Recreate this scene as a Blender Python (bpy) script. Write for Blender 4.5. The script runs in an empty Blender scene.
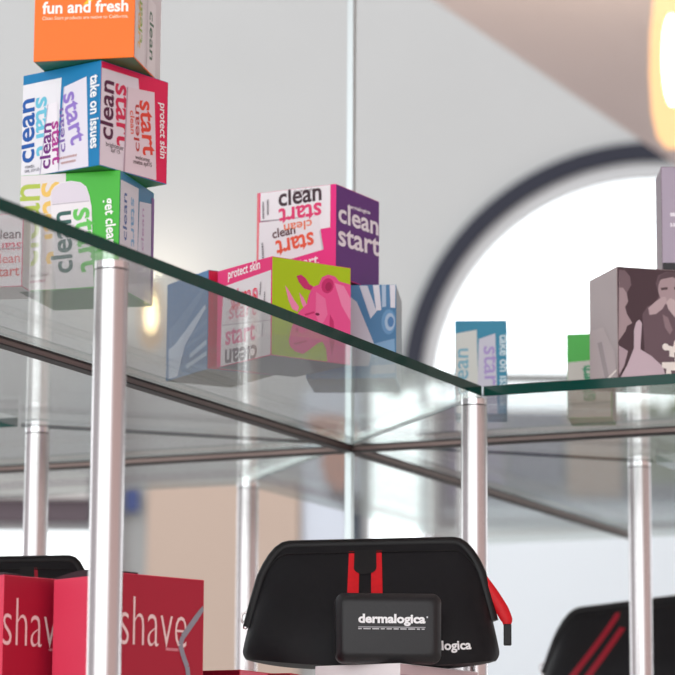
import bpy, bmesh, math, random
import numpy as np
from mathutils import Vector, Matrix

random.seed(4)
SC = bpy.context.scene
COL = SC.collection

# ------------------------------------------------------------------ camera frame
# metres; the floor is z = 0, the underside of the upper glass shelf is z = SH
SH = 1.883
F_PX, PITCH, ROLL, YAW = 2930.0, math.radians(10.134), math.radians(0.328), math.radians(-24.851)
EYE = Vector((1.13043, -2.46900, SH - 0.38288))
FW = Vector((math.sin(YAW) * math.cos(PITCH), math.cos(YAW) * math.cos(PITCH), math.sin(PITCH)))
_r = Vector((math.cos(YAW), -math.sin(YAW), 0)); _u = _r.cross(FW)
RT = _r * math.cos(ROLL) + _u * math.sin(ROLL)
UP = -_r * math.sin(ROLL) + _u * math.cos(ROLL)
RH = _r.copy()                                        # horizontal right
FH = Vector((math.sin(YAW), math.cos(YAW), 0))        # horizontal forward


def ray(x, y): return FW + RT * ((x - 337.5) / F_PX) - UP * ((y - 337.5) / F_PX)
def on_z(x, y, z): d = ray(x, y); return EYE + d * ((z - EYE.z) / d.z)
def at_depth(x, y, D): return EYE + ray(x, y) * D
def on_wall(x, y, dist):                               # point on a vertical plane square to the view
    d = ray(x, y); return EYE + d * (dist / d.dot(FH))


# ------------------------------------------------------------------ materials
MATS = {}
def srgb(c):
    out = []
    for v in c[:3]:
        v = v / 255.0
        out.append(v / 12.92 if v <= 0.04045 else ((v + 0.055) / 1.055) ** 2.4)
    return (*out, 1.0)


def new_mat(name):
    m = bpy.data.materials.new(name); m.use_nodes = True
    nt = m.node_tree; nt.nodes.clear()
    o = nt.nodes.new('ShaderNodeOutputMaterial')
    return m, nt, o


def pbr(name, col, rough=0.5, metal=0.0, spec=0.5, noise=0.0, scale=40.0, bump=0.0, coat=0.0):
    if name in MATS: return MATS[name]
    m, nt, o = new_mat(name)
    b = nt.nodes.new('ShaderNodeBsdfPrincipled')
    b.inputs['Base Color'].default_value = srgb(col)
    b.inputs['Roughness'].default_value = rough
    b.inputs['Metallic'].default_value = metal
    b.inputs['Specular IOR Level'].default_value = spec
    b.inputs['Coat Weight'].default_value = coat
    b.inputs['Coat Roughness'].default_value = 0.15
    if noise or bump:
        tc = nt.nodes.new('ShaderNodeTexCoord')
        n = nt.nodes.new('ShaderNodeTexNoise'); n.inputs['Scale'].default_value = scale
        n.inputs['Detail'].default_value = 4
        nt.links.new(tc.outputs['Object'], n.inputs['Vector'])
        if noise:
            mx = nt.nodes.new('ShaderNodeMix'); mx.data_type = 'RGBA'
            c = srgb(col)
            mx.inputs[6].default_value = tuple(v * (1 - noise) for v in c[:3]) + (1,)
            mx.inputs[7].default_value = tuple(min(1, v * (1 + noise)) for v in c[:3]) + (1,)
            nt.links.new(n.outputs['Fac'], mx.inputs[0])
            nt.links.new(mx.outputs[2], b.inputs['Base Color'])
        if bump:
            bp = nt.nodes.new('ShaderNodeBump'); bp.inputs['Strength'].default_value = bump
            bp.inputs['Distance'].default_value = 0.001
            nt.links.new(n.outputs['Fac'], bp.inputs['Height'])
            nt.links.new(bp.outputs['Normal'], b.inputs['Normal'])
    nt.links.new(b.outputs[0], o.inputs[0])
    MATS[name] = m
    return m


def emis(name, col, strength):
    if name in MATS: return MATS[name]
    m, nt, o = new_mat(name)
    e = nt.nodes.new('ShaderNodeEmission')
    e.inputs[0].default_value = srgb(col); e.inputs[1].default_value = strength
    nt.links.new(e.outputs[0], o.inputs[0]); MATS[name] = m
    return m


def glass(name, tint, refl=(0.95, 1, 0.98), ior=1.5):
    """thin clear glass: Fresnel reflection over straight tinted transmission"""
    if name in MATS: return MATS[name]
    m, nt, o = new_mat(name)
    t = nt.nodes.new('ShaderNodeBsdfTransparent'); t.inputs[0].default_value = (*tint, 1)
    g = nt.nodes.new('ShaderNodeBsdfGlossy'); g.inputs['Roughness'].default_value = 0.0
    g.inputs['Color'].default_value = (*refl, 1)
    geo = nt.nodes.new('ShaderNodeNewGeometry')
    mi = nt.nodes.new('ShaderNodeMix'); mi.data_type = 'FLOAT'
    mi.inputs[2].default_value = ior; mi.inputs[3].default_value = 1 / ior
    nt.links.new(geo.outputs['Backfacing'], mi.inputs[0])
    f = nt.nodes.new('ShaderNodeFresnel')
    nt.links.new(mi.outputs[0], f.inputs['IOR'])
    mx = nt.nodes.new('ShaderNodeMixShader')
    nt.links.new(f.outputs[0], mx.inputs[0])
    nt.links.new(t.outputs[0], mx.inputs[1]); nt.links.new(g.outputs[0], mx.inputs[2])
    nt.links.new(mx.outputs[0], o.inputs[0]); MATS[name] = m
    return m


def ink(col, rough=0.38):
    return pbr('print_%02x%02x%02x' % tuple(int(v) for v in col[:3]), col, rough, 0, 0.4)


# ------------------------------------------------------------------ object helpers
def link(name, me, mats, parent=None, kind=None):
    o = bpy.data.objects.new(name, me); COL.objects.link(o)
    for m in (mats if isinstance(mats, (list, tuple)) else [mats]): me.materials.append(m)
    if parent: o.parent = parent
    if kind: o['kind'] = kind
    return o


def obj(name, bm, mats, parent=None, smooth=False, kind=None):
    me = bpy.data.meshes.new(name)
    bmesh.ops.recalc_face_normals(bm, faces=bm.faces)
    if smooth:
        for e in bm.edges:
            if len(e.link_faces) == 2 and e.calc_face_angle(0) > .9: e.smooth = False
    bm.to_mesh(me); bm.free()
    if smooth:
        for p in me.polygons: p.use_smooth = True
    return link(name, me, mats, parent, kind)


def tag(o, label, cat, group=None):
    o['label'] = label; o['category'] = cat
    if group: o['group'] = group
    return o


def thing(name, label, cat, loc, rz=0.0, group=None):
    o = bpy.data.objects.new(name, None); COL.objects.link(o)
    o.empty_display_size = 0.03
    o.location = loc; o.rotation_euler = (0, 0, rz)
    return tag(o, label, cat, group)


def add_box(bm, lo, hi, bevel=0.0, seg=2, mi=0):
    g = bmesh.ops.create_cube(bm, size=1.0)
    vs = g['verts']
    for v in vs:
        v.co = Vector([lo[k] + (v.co[k] + 0.5) * (hi[k] - lo[k]) for k in range(3)])
    fs = list({f for v in vs for f in v.link_faces})
    for f in fs: f.material_index = mi
    if bevel:
        es = list({e for v in vs for e in v.link_edges})
        bmesh.ops.bevel(bm, geom=es, offset=bevel, segments=seg, affect='EDGES', profile=0.5)
    return bm


def add_cyl(bm, c, r, z0, z1, seg=48, r2=None):
    g = bmesh.ops.create_cone(bm, cap_ends=True, segments=seg, radius1=r, radius2=r if r2 is None else r2, depth=z1 - z0)
    for v in g['verts']: v.co += Vector((c[0], c[1], (z0 + z1) / 2))
    return bm


def add_tube(bm, pts, r, seg=10, closed=False, flat=1.0, side=None):
    """a round (or flattened) bar swept along points"""
    pts = [Vector(p) for p in pts]; n = len(pts); rings = []
    for i, p in enumerate(pts):
        a = pts[(i - 1) % n] if (closed or i > 0) else p
        b = pts[(i + 1) % n] if (closed or i < n - 1) else p
        t = (b - a).normalized()
        ref = Vector(side) if side else (Vector((0, 0, 1)) if abs(t.z) < 0.95 else Vector((1, 0, 0)))
        s = t.cross(ref).normalized(); q = s.cross(t).normalized()
        rr = r[i] if isinstance(r, (list, tuple)) else r
        rings.append([bm.verts.new(p + s * (math.cos(2 * math.pi * k / seg) * rr) + q * (math.sin(2 * math.pi * k / seg) * rr * flat)) for k in range(seg)])
    for i in range(n if closed else n - 1):
        A, B = rings[i], rings[(i + 1) % n]
        for k in range(seg): bm.faces.new((A[k], A[(k + 1) % seg], B[(k + 1) % seg], B[k]))
    if not closed:
        bm.faces.new(rings[0][::-1]); bm.faces.new(rings[-1])
    return bm


def add_prism(bm, poly, z0, z1, side_mi=0, cap_mi=0, plain=()):
    lo = [bm.verts.new((x, y, z0)) for x, y in poly]; hi = [bm.verts.new((x, y, z1)) for x, y in poly]
    f = bm.faces.new(lo[::-1]); f.material_index = cap_mi
    f = bm.faces.new(hi); f.material_index = cap_mi
    n = len(poly)
    for i in range(n):
        f = bm.faces.new((lo[i], lo[(i + 1) % n], hi[(i + 1) % n], hi[i])); f.material_index = cap_mi if i in plain else side_mi
    return bm


def sheet_mesh(name, loops, thick):
    """flat plate with holes, from closed 2-D loops (first is the outline)"""
    cu = bpy.data.curves.new(name, 'CURVE'); cu.dimensions = '2D'; cu.fill_mode = 'BOTH'; cu.extrude = thick / 2
    for lp in loops:
        s = cu.splines.new('POLY'); s.points.add(len(lp) - 1); s.use_cyclic_u = True
        for p, (x, y) in zip(s.points, lp): p.co = (x, y, 0, 1)
    t = bpy.data.objects.new('tmp', cu); COL.objects.link(t)
    dg = bpy.context.evaluated_depsgraph_get()
    me = bpy.data.meshes.new_from_object(t.evaluated_get(dg))
    bpy.data.objects.remove(t); bpy.data.curves.remove(cu)
    return me


_TXT = {}
def text_geo(s, bold=0.0):
    k = (s, bold)
    if k in _TXT: return _TXT[k]
    cu = bpy.data.curves.new('t', 'FONT'); cu.body = s; cu.size = 1; cu.resolution_u = 3; cu.offset = bold
    t = bpy.data.objects.new('tmp', cu); COL.objects.link(t)
    dg = bpy.context.evaluated_depsgraph_get()
    me = bpy.data.meshes.new_from_object(t.evaluated_get(dg))
    V = [tuple(v.co[:2]) for v in me.vertices]; P = [tuple(p.vertices) for p in me.polygons]
    bpy.data.objects.remove(t); bpy.data.curves.remove(cu); bpy.data.meshes.remove(me)
    x0 = min(v[0] for v in V); x1 = max(v[0] for v in V)
    _TXT[k] = ([((x - x0), y) for x, y in V], P, x1 - x0)
    return _TXT[k]


def homog(quad):
    A = []; b = []
    for (x, y), (u, v) in zip(quad, [(0, 1), (1, 1), (1, 0), (0, 0)]):
        A.append([x, y, 1, 0, 0, 0, -u * x, -u * y]); b.append(u)
        A.append([0, 0, 0, x, y, 1, -v * x, -v * y]); b.append(v)
    h = np.linalg.solve(np.array(A, float), np.array(b, float))
    def f(p):
        w = h[6] * p[0] + h[7] * p[1] + 1
        return ((h[0] * p[0] + h[1] * p[1] + h[2]) / w, (h[3] * p[0] + h[4] * p[1] + h[5]) / w)
    return f


class Art:
    """the printing on one flat face; drawn in the coordinates of a quad (TL, TR, BR, BL)"""
    def __init__(s, quad, w, h, place):
        s.f = homog(quad) if quad else (lambda p: p)
        s.w, s.h, s.place = w, h, place
        s.bm = bmesh.new(); s.mats = []; s.k = 0
    def mi(s, c):
        m = ink(c)
        if m not in s.mats: s.mats.append(m)
        return s.mats.index(m)
    def m2(s, p): u, v = s.f(p); return Vector((u * s.w, v * s.h))
    def _put(s, verts, polys, col, clip=True):
        s.k += 1; off = 0.00015 + 0.00005 * s.k; i = s.mi(col)
        vs = []
        for x, y in verts:
            if clip: x = min(max(x, 0.0004), s.w - 0.0004); y = min(max(y, 0.0004), s.h - 0.0004)
            vs.append(s.bm.verts.new(s.place(x, y, off)))
        for p in polys:
            try: f = s.bm.faces.new([vs[j] for j in p])
            except ValueError: continue
            f.material_index = i
    def poly(s, pts, col):
        v = [tuple(s.m2(p)) for p in pts]; s._put(v, [tuple(range(len(v)))], col); return s
    def disc(s, c, rx, ry, col, rot=0, n=24):
        ca, sa = math.cos(rot), math.sin(rot)
        return s.poly([(c[0] + rx * math.cos(t) * ca - ry * math.sin(t) * sa, c[1] + rx * math.cos(t) * sa + ry * math.sin(t) * ca)
                       for t in [2 * math.pi * k / n for k in range(n)]], col)
    def text(s, body, a, b, col, bold=0.0, asp=1.0):
        V, P, W = text_geo(body, bold)
        A, B = s.m2(a), s.m2(b); d = B - A; L = d.length; d /= L; up = Vector((-d.y, d.x)); k = L / W
        s._put([tuple(A + d * (x * k) + up * (y * k * asp)) for x, y in V], P, col); return s
    def fine(s, a, b, col, hgt=.03, seed=1):
        r = random.Random(seed); A, B = s.m2(a), s.m2(b); d = B - A; L = d.length; d /= L; up = Vector((-d.y, d.x)) * (hgt * s.h)
        x = 0; vs = []; ps = []
        while x < L:
            w = min(L - x, L * (.04 + .08 * r.random())); p = A + d * x; q = p + d * w; n = len(vs)
            vs += [tuple(p), tuple(q), tuple(q + up), tuple(p + up)]; ps.append((n, n + 1, n + 2, n + 3)); x += w + L * .025
        s._put(vs, ps, col); return s
    def done(s, parent, name='printed_panel'):
        if not s.mats: s.bm.free(); return None
        me = bpy.data.meshes.new(name)
        s.bm.normal_update(); s.bm.to_mesh(me); s.bm.free()
        return link(name, me, s.mats, parent)


def carton(name, label, F, yaw, a, b, h, left, right, hidden=(230, 228, 228), bottom=None, top=None, group=None, cat='box', rough=0.38):
    """F = nearest bottom corner; the right face runs b along yaw, the left face runs a along yaw + 90"""
    ex = Vector((math.cos(yaw), math.sin(yaw), 0)); ey = Vector((-math.sin(yaw), math.cos(yaw), 0))
    base = Vector(F) + ex * (b / 2) + ey * (a / 2)
    t = thing(name, label, cat, base, yaw, group)
    bm = bmesh.new(); add_box(bm, (-b / 2, -a / 2, 0), (b / 2, a / 2, h))
    bm.normal_update()
    for f in bm.faces:
        n = f.normal
        f.material_index = 1 if n.y < -.9 else 0 if n.x < -.9 else 2 if (n.x > .9 or n.y > .9) else 3 if n.z < -.9 else 4
    bmesh.ops.bevel(bm, geom=list(bm.edges), offset=0.0005, segments=2, affect='EDGES', profile=0.5)
    ms = [ink(left, rough), ink(right, rough), ink(hidden, rough), ink(bottom or hidden, rough), ink(top or hidden, rough)]
    obj('carton', bm, ms, t)
    L = lambda quad: Art(quad, a, h, lambda x, y, o: (-b / 2 - o, a / 2 - x, y))
    R = lambda quad: Art(quad, b, h, lambda x, y, o: (x - b / 2, -a / 2 - o, y))
    return t, L, R


def copy_tree(o, parent=None):
    c = o.copy(); COL.objects.link(c)
    if parent: c.parent = parent
    for ch in list(o.children): copy_tree(ch, c)
    return c


# ------------------------------------------------------------------ shared materials
ALU = pbr('brushed_aluminium', (204, 200, 201), 0.27, 1.0)
CHROME = pbr('polished_chrome', (225, 222, 224), 0.1, 1.0)
BRONZE = pbr('dark_bronze_rail', (120, 104, 100), 0.35, 0.8)
BLACKLIP = pbr('black_gasket', (22, 20, 22), 0.5)
GLASS = glass('shelf_glass', (0.972, 0.985, 0.98))
def edge_glass(name, col):
    m, nt, o = new_mat(name)
    b = nt.nodes.new('ShaderNodeBsdfPrincipled'); b.inputs['Base Color'].default_value = srgb(col)
    b.inputs['Roughness'].default_value = .08; b.inputs['Specular IOR Level'].default_value = .22
    t = nt.nodes.new('ShaderNodeBsdfTransparent'); t.inputs[0].default_value = (.90, .96, .94, 1)
    geo = nt.nodes.new('ShaderNodeNewGeometry'); mx = nt.nodes.new('ShaderNodeMixShader')
    nt.links.new(geo.outputs['Backfacing'], mx.inputs[0]); nt.links.new(b.outputs[0], mx.inputs[1]); nt.links.new(t.outputs[0], mx.inputs[2])
    nt.links.new(mx.outputs[0], o.inputs[0])
    return m
EDGE = edge_glass('green_glass_edge', (6, 62, 54))
W = 0.225; TH = 0.0085; LOW = -0.36; LONG = 1.42; ARM = 0.85

# ------------------------------------------------------------------ the glass display unit
unit = thing('display_shelf_unit', 'cross-shaped glass display unit on brushed aluminium posts', 'display unit', (0, 0, 0))
g = 0.0006
def arm_poly(kind):
    base = {'near': [(-W + g, -W - g), (0, -2 * g), (W - g, -W - g), (W - g, -LONG), (-W + g, -LONG)],
            'far': [(W - g, W + g), (0, 2 * g), (-W + g, W + g), (-W + g, ARM), (W - g, ARM)],
            'east': [(W + g, -W + g), (2 * g, 0), (W + g, W - g), (ARM, W - g), (ARM, -W + g)],
            'west': [(-W - g, W - g), (-2 * g, 0), (-W - g, -W + g), (-ARM, -W + g), (-ARM, W - g)]}
    return base[kind]
for z in (SH, SH + LOW):
    for k in ('near', 'far', 'east', 'west'):
        bm = bmesh.new(); add_prism(bm, arm_poly(k), z, z + TH, 1, 0, (0, 1))
        obj('glass_shelf', bm, [GLASS, EDGE], unit)
SEAM = pbr('joint_seal', (58, 74, 74), .5)
for sx, sy in ((1, -1), (-1, -1), (-1, 1), (1, 1)):
    d = Vector((sx, sy)).normalized(); n = Vector((-d.y, d.x)) * .0005
    p, q = d * .012, d * (W * 1.414 - .003)
    bm = bmesh.new(); add_prism(bm, [tuple(p + n), tuple(p - n), tuple(q - n), tuple(q + n)], SH - .0002, SH + .0030); obj('joint_seal', bm, SEAM, unit)
for z in (SH,):
    for (p, q) in (((-.004, -LONG), (.004, -.004)), ((-.004, .004), (.004, ARM)), ((.004, -.004), (ARM, .004)), ((-ARM, -.004), (-.004, .004))):
        bm = bmesh.new()
        add_box(bm, (p[0], p[1], z - .0058), (q[0], q[1], z - .0003), 0.0006)
        r = obj('support_rail', bm, BRONZE, unit)
        bm = bmesh.new()
        if q[0] - p[0] < .01:
            add_box(bm, (p[0] - .0008, p[1], z - .0070), (q[0] + .0008, q[1], z - .0058)); add_box(bm, (p[0] - .001, p[1], z - .0018), (p[0], q[1], z - .0003)); add_box(bm, (q[0], p[1], z - .0018), (q[0] + .001, q[1], z - .0003))
        else:
            add_box(bm, (p[0], p[1] - .0008, z - .0070), (q[0], q[1] + .0008, z - .0058)); add_box(bm, (p[0], p[1] - .001, z - .0018), (q[0], p[1], z - .0003)); add_box(bm, (p[0], q[1], z - .0018), (q[0], q[1] + .001, z - .0003))
        obj('gasket', bm, BLACKLIP, r)
Q = 0.2119
posts = [(Q, -.836), (-Q, -.836), (Q, -1.38), (-Q, -1.38), (Q, -Q), (-Q, -Q), (-Q, Q), (Q, Q), (.8, -Q), (.8, Q), (-Q, .8), (Q, .8), (-.8, Q), (-.8, -Q)]
post0 = None
for (x, y) in posts:
    if post0 is None:
        bm = bmesh.new(); add_cyl(bm, (0, 0), .0110, 0.012, SH - .0062); post0 = obj('post', bm, ALU, unit, True)
        post0.location = (x, y, 0)
        bm = bmesh.new(); add_cyl(bm, (0, 0), .0100, SH - .0062, SH - .0052); obj('groove', bm, BLACKLIP, post0, True)
        bm = bmesh.new(); add_cyl(bm, (0, 0), .0111, SH - .0052, SH - .0002); obj('cap', bm, CHROME, post0, True)
        bm = bmesh.new(); add_cyl(bm, (0, 0), .019, 0, .012); obj('foot', bm, ALU, post0, True)
    else:
        p = copy_tree(post0, unit); p.location = (x, y, 0)
bm = bmesh.new(); add_box(bm, (-.0035, -.0035, 0), (.0035, .0035, SH + .75), .0006)
obj('corner_post', bm, pbr('satin_corner_post', (196, 205, 206), .3, .7), unit)

TOP = SH + TH
LTOP = SH + LOW + TH
rad = math.radians
WHITE = (240, 238, 242)

# ------------------------------------------------------------------ tall stack near the post
CROP1 = None
h3, h2, h1 = 0.0835, 0.0755, 0.075
F3 = on_z(118, 287, TOP + .0002)
t, L, R = carton('product_box', 'green and white carton reading get clear, lowest of the tall stack on the glass shelf', F3, rad(99.8), .0745, .0745, h3,
                 (62, 182, 48), (50, 128, 170), (232, 230, 232), (40, 130, 60), group='skin care cartons on the glass shelf')
A = L([(78, 58), (500, 27), (500, 535), (75, 545)])
A.poly([(78, 58), (268, 44), (268, 110), (215, 130), (232, 539), (75, 545)], (226, 221, 224))
A.text('clean', (156, 442), (160, 92), (176, 196, 70), .01, 1.05).text('start', (166, 92), (196, 432), (238, 196, 96), .01, 1.0)
A.text('all over clear', (90, 488), (205, 480), (90, 80, 90), 0, 1)
A.fine((108, 512), (190, 506), (200, 140, 160), .02)
A.poly([(234, 539), (205, 150), (208, 122), (222, 102), (246, 86), (290, 78), (332, 84), (356, 102), (370, 140), (380, 190), (396, 531)], (236, 232, 236))
A.poly([(207, 150), (210, 122), (224, 104), (248, 89), (290, 81), (330, 87), (354, 104), (368, 142), (370, 160), (212, 176)], (222, 214, 226))
A.poly([(212, 178), (370, 161), (371, 165), (212, 182)], (188, 180, 192))
A.text('clean', (304, 468), (290, 205), (38, 92, 84), .02, 1.0).text('start', (302, 202), (345, 470), (96, 196, 84), .02, 1.0)
A.text('get clear', (436, 152), (450, 352), (250, 252, 248), .02, 1.1)
A.done(t)
A = R([(500, 30), (640, 130), (637, 610), (500, 535)])
A.poly([(502, 72), (576, 112), (574, 575), (502, 534)], (222, 222, 232))
A.poly([(580, 168), (628, 178), (628, 604), (572, 574)], (214, 216, 230))
A.text('clean', (530, 340), (528, 135), (50, 90, 160), .01, .7).text('start', (545, 150), (548, 360), (120, 175, 215), .01, .7)
A.text('clean', (598, 380), (598, 200), (190, 160, 200), .01, .5)
A.poly([(628, 150), (639, 156), (637, 608), (628, 604)], (120, 80, 150))
A.done(t)

F2 = on_z(99, 165, TOP + h3 + .0004)
t, L, R = carton('product_box', 'blue and red carton reading take on issues, middle of the tall stack', F2, rad(78.3), .0735, .0735, h2,
                 (20, 128, 184), (226, 26, 84), (60, 160, 60), (50, 120, 60), group='skin care cartons on the glass shelf')
A = L([(70, 262), (339, 200), (336, 558), (66, 580)])
A.poly([(70, 292), (197, 264), (184, 573), (66, 580)], (238, 238, 244))
A.poly([(205, 295), (286, 258), (297, 560), (186, 570)], (232, 229, 241))
A.poly([(205, 295), (208, 294), (192, 568), (186, 570)], (196, 192, 210))
A.text('clean', (108, 530), (107, 330), (30, 92, 172), .02, 1.0).text('start', (113, 332), (118, 514), (112, 200, 226), .02, .95)
A.text('start', (203, 322), (236, 488), (150, 124, 206), .02, 1.0).text('clean', (214, 505), (205, 362), (122, 96, 172), .01, .5)
A.fine((192, 530), (256, 522), (190, 150, 150), .02).fine((200, 546), (252, 540), (190, 150, 150), .02)
A.text('ready,', (82, 550), (112, 547), (60, 60, 90), 0).text('set, scrub', (80, 563), (128, 559), (60, 60, 90), 0)
A.poly([(152, 352), (186, 342), (191, 572), (128, 576)], (243, 240, 247))
A.poly([(152, 352), (155, 351), (132, 576), (128, 576)], (190, 184, 204))
A.text('clean', (163, 556), (166, 410), (112, 34, 126), .02, .85).text('start', (168, 408), (172, 545), (176, 46, 146), .02, .75)
A.text('take on issues', (303, 255), (306, 502), (246, 250, 252), .025, 1.25)
A.done(t)
A = R([(339, 200), (566, 272), (566, 622), (337, 558)])
A.poly([(341, 226), (464, 262), (467, 300), (440, 330), (440, 585), (338, 557)], (232, 220, 230))
A.text('clean', (380, 476), (382, 275), (84, 22, 62), .02, 1.0).text('start', (388, 278), (396, 490), (216, 42, 84), .02, 1.0)
A.text('brightener', (358, 492), (418, 508), (70, 50, 60), .01).text('spf 15', (375, 512), (405, 520), (70, 50, 60), .01)
A.poly([(425, 290), (518, 308), (529, 608), (417, 581)], (230, 211, 220))
A.poly([(425, 290), (429, 291), (422, 582), (417, 581)], (188, 160, 176))
A.text('start', (468, 335), (484, 522), (226, 70, 52), .02, 1.05).text('clean', (470, 512), (466, 352), (190, 50, 44), .01, .5).text('clean', (436, 370), (440, 450), (226, 90, 60), .01, .8)
A.text('welcome', (456, 535), (505, 546), (90, 70, 70), .01).text('matte spf15', (450, 550), (512, 563), (90, 70, 70), .01)
A.text('protect skin', (536, 343), (540, 532), (248, 236, 240), .02, 1.15)
A.done(t)

F1 = on_z(134, 57, TOP + h3 + h2 + .0006)
t, L, R = carton('product_box', 'orange carton reading fun and fresh, topmost of the tall stack', F1, rad(103.8), .073, .073, h1,
                 (250, 116, 10), (224, 219, 224), (70, 130, 60), (30, 96, 50), group='skin care cartons on the glass shelf')
A = L([(104, -128), (449, -176), (452, 196), (110, 225)])
A.poly([(268, 22), (290, 14), (302, 2), (330, -40), (352, -96), (320, -60), (300, -100), (288, -52), (262, -30), (284, 2)], (255, 205, 20))
A.text('fun and fresh', (133, 60), (427, 33), (255, 250, 244), .025, 1.02)
A.text('Clean Start products are native to California.', (134, 82), (428, 57), (255, 226, 196), .01, 1.0)
A.done(t)
A = R([(449, -176), (541, -70), (540, 283), (452, 196)])
A.poly([(453, 10), (484, 30), (486, 226), (453, 196)], (232, 229, 233))
A.poly([(494, -20), (521, 10), (522, 262), (494, 235)], (238, 235, 239))
A.text('clean', (476, 150), (474, -20), (150, 190, 70), .01, .8).text('start', (462, 0), (462, 160), (236, 200, 120), .01, .7)
A.text('clean', (500, 30), (502, 200), (60, 110, 90), .01, .9)
A.done(t)

# a carton just beside the stack, cut by the frame
t, L, R = carton('product_box', 'white carton with red and black lettering beside the tall stack, cut by the picture edge', on_z(-24, 293, TOP + .0002) + Vector((-.012, -.02, 0)), rad(12), .045, .0555, .052,
                 (226, 60, 110), (232, 226, 230), (230, 228, 230), group='skin care cartons on the glass shelf')
A = R(None)
A.text('clean', (.62, .66), (.97, .66), (70, 60, 66), .01, 1).text('start', (.98, .60), (.62, .60), (220, 70, 100), .01, 1)
A.poly([(.5, .52), (.99, .54), (.99, .52), (.5, .50)], (170, 165, 170))
A.text('clean', (.62, .32), (.97, .33), (226, 120, 120), .01, 1).text('start', (.62, .14), (.97, .15), (220, 70, 60), .01, 1)
A.done(t)

# ------------------------------------------------------------------ cartons in the inner corner
FR = on_z(271, 355, TOP + .0002)
hr = 0.0795
t, L, R = carton('product_box', 'pink and lime carton with a pink rhinoceros, under the purple carton', FR, rad(60.8), .0775, .0775, hr,
                 (236, 28, 118), (176, 205, 16), (226, 60, 120), (38, 46, 84), group='skin care cartons on the glass shelf')
A = L([(60, 103), (288, 42), (288, 483), (60, 532)])
A.poly([(88, 172), (286, 104), (286, 330), (80, 345)], (226, 220, 224))
A.poly([(80, 342), (286, 326), (286, 480), (78, 527)], (234, 228, 231))
A.poly([(80, 342), (286, 326), (286, 331), (80, 348)], (190, 178, 186))
A.text('protect skin', (106, 139), (240, 96), (255, 244, 248), .02, 1.15)
A.text('start', (228, 182), (118, 214), (226, 50, 60), .01, 1.2).text('clean', (118, 262), (232, 236), (228, 120, 150), .01, 1.0)
A.text('start', (112, 318), (226, 300), (228, 140, 160), .01, .9)
A.text('start', (98, 432), (222, 410), (226, 90, 140), .02, 1.0).text('clean', (232, 436), (98, 456), (96, 80, 92), .02, 1.0)
A.fine((244, 215), (246, 155), (120, 110, 116), .02).fine((262, 270), (264, 200), (120, 110, 116), .02)
A.fine((255, 400), (258, 340), (120, 110, 116), .02)
A.done(t)
A = R([(290, 42), (632, 90), (630, 522), (290, 483)])
PK, PD, PL = (240, 84, 150), (206, 44, 112), (246, 140, 184)
A.poly([(347, 172), (360, 190), (388, 240), (408, 268), (402, 290), (378, 278), (362, 238)], PL)
A.poly([(408, 203), (426, 226), (441, 258), (428, 274), (416, 244)], PL)
A.poly([(396, 130), (416, 124), (436, 140), (452, 166), (474, 180), (455, 194), (428, 186), (406, 158)], PD)
A.poly([(632, 166), (580, 152), (562, 130), (532, 122), (506, 134), (492, 168), (466, 178), (450, 214), (440, 258), (408, 288), (390, 322), (374, 366), (364, 418), (370, 444), (392, 466), (426, 477), (456, 455), (486, 430), (508, 420), (524, 452), (530, 511), (630, 521)], PK)
A.disc((530, 172), 26, 34, PD, .2).disc((534, 176), 14, 20, (176, 30, 92), .2)
A.poly([(560, 160), (600, 172), (630, 230), (630, 330), (590, 260)], PL).poly([(480, 200), (520, 230), (530, 300), (500, 360), (478, 300)], (244, 118, 170))
A.poly([(540, 300), (556, 330), (560, 420), (548, 480), (536, 400)], PD)
A.disc((486, 300), 9, 6, (120, 20, 66), .2).poly([(430, 300), (470, 288), (474, 294), (434, 308)], PD)
A.poly([(385, 430), (440, 415), (444, 421), (388, 438)], PD).disc((398, 372), 7, 11, PD)
A.done(t)

t, L, R = carton('product_box', 'purple and magenta carton with white lettering, on top of the rhinoceros carton', on_z(335.5, 276, TOP + hr + .0004), rad(85.8), .0755, .0755, .0775,
                 (236, 22, 130), (94, 30, 124), (232, 120, 130), (150, 60, 90), group='skin care cartons on the glass shelf')
A = L([(38, 82), (422, 34), (422, 493), (38, 478)])
A.poly([(40, 83), (50, 82), (52, 478), (40, 478)], (236, 120, 128))
A.poly([(54, 82), (392, 38), (392, 250), (338, 256), (332, 192), (54, 204)], (240, 238, 242))
A.poly([(54, 204), (330, 190), (330, 195), (54, 210)], (150, 140, 150))
A.poly([(50, 212), (334, 190), (342, 270), (358, 356), (48, 412)], (234, 232, 236))
A.poly([(340, 262), (358, 356), (350, 358), (333, 264)], (202, 198, 206))
A.text('dermalogica', (204, 84), (316, 70), (90, 70, 80), .01, 1)
A.text('clean', (135, 142), (346, 113), (62, 36, 48), .02, 1.05).text('start', (344, 128), (136, 156), (226, 52, 112), .02, 1.0)
A.text('start', (302, 268), (122, 300), (232, 84, 50), .02, 1.15).text('clean', (110, 286), (216, 268), (90, 50, 56), .02, 1.0).text('clean', (296, 208), (160, 226), (234, 120, 80), .01, .8)
A.fine((72, 196), (70, 120), (120, 112, 120), .02).fine((92, 180), (90, 110), (120, 112, 120), .02).fine((74, 390), (68, 300), (120, 112, 120), .02)
A.text('start', (212, 436), (334, 424), (250, 230, 240), .02, 1)
A.done(t)
A = R([(422, 34), (622, 110), (618, 513), (422, 493)])
A.text('dermalogica', (478, 150), (582, 172), (240, 234, 244), .03, .55)
A.text('clean', (434, 222), (616, 264), (246, 240, 248), .02, .66).text('start', (434, 338), (620, 356), (246, 238, 246), .02, .66)
A.done(t)

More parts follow.
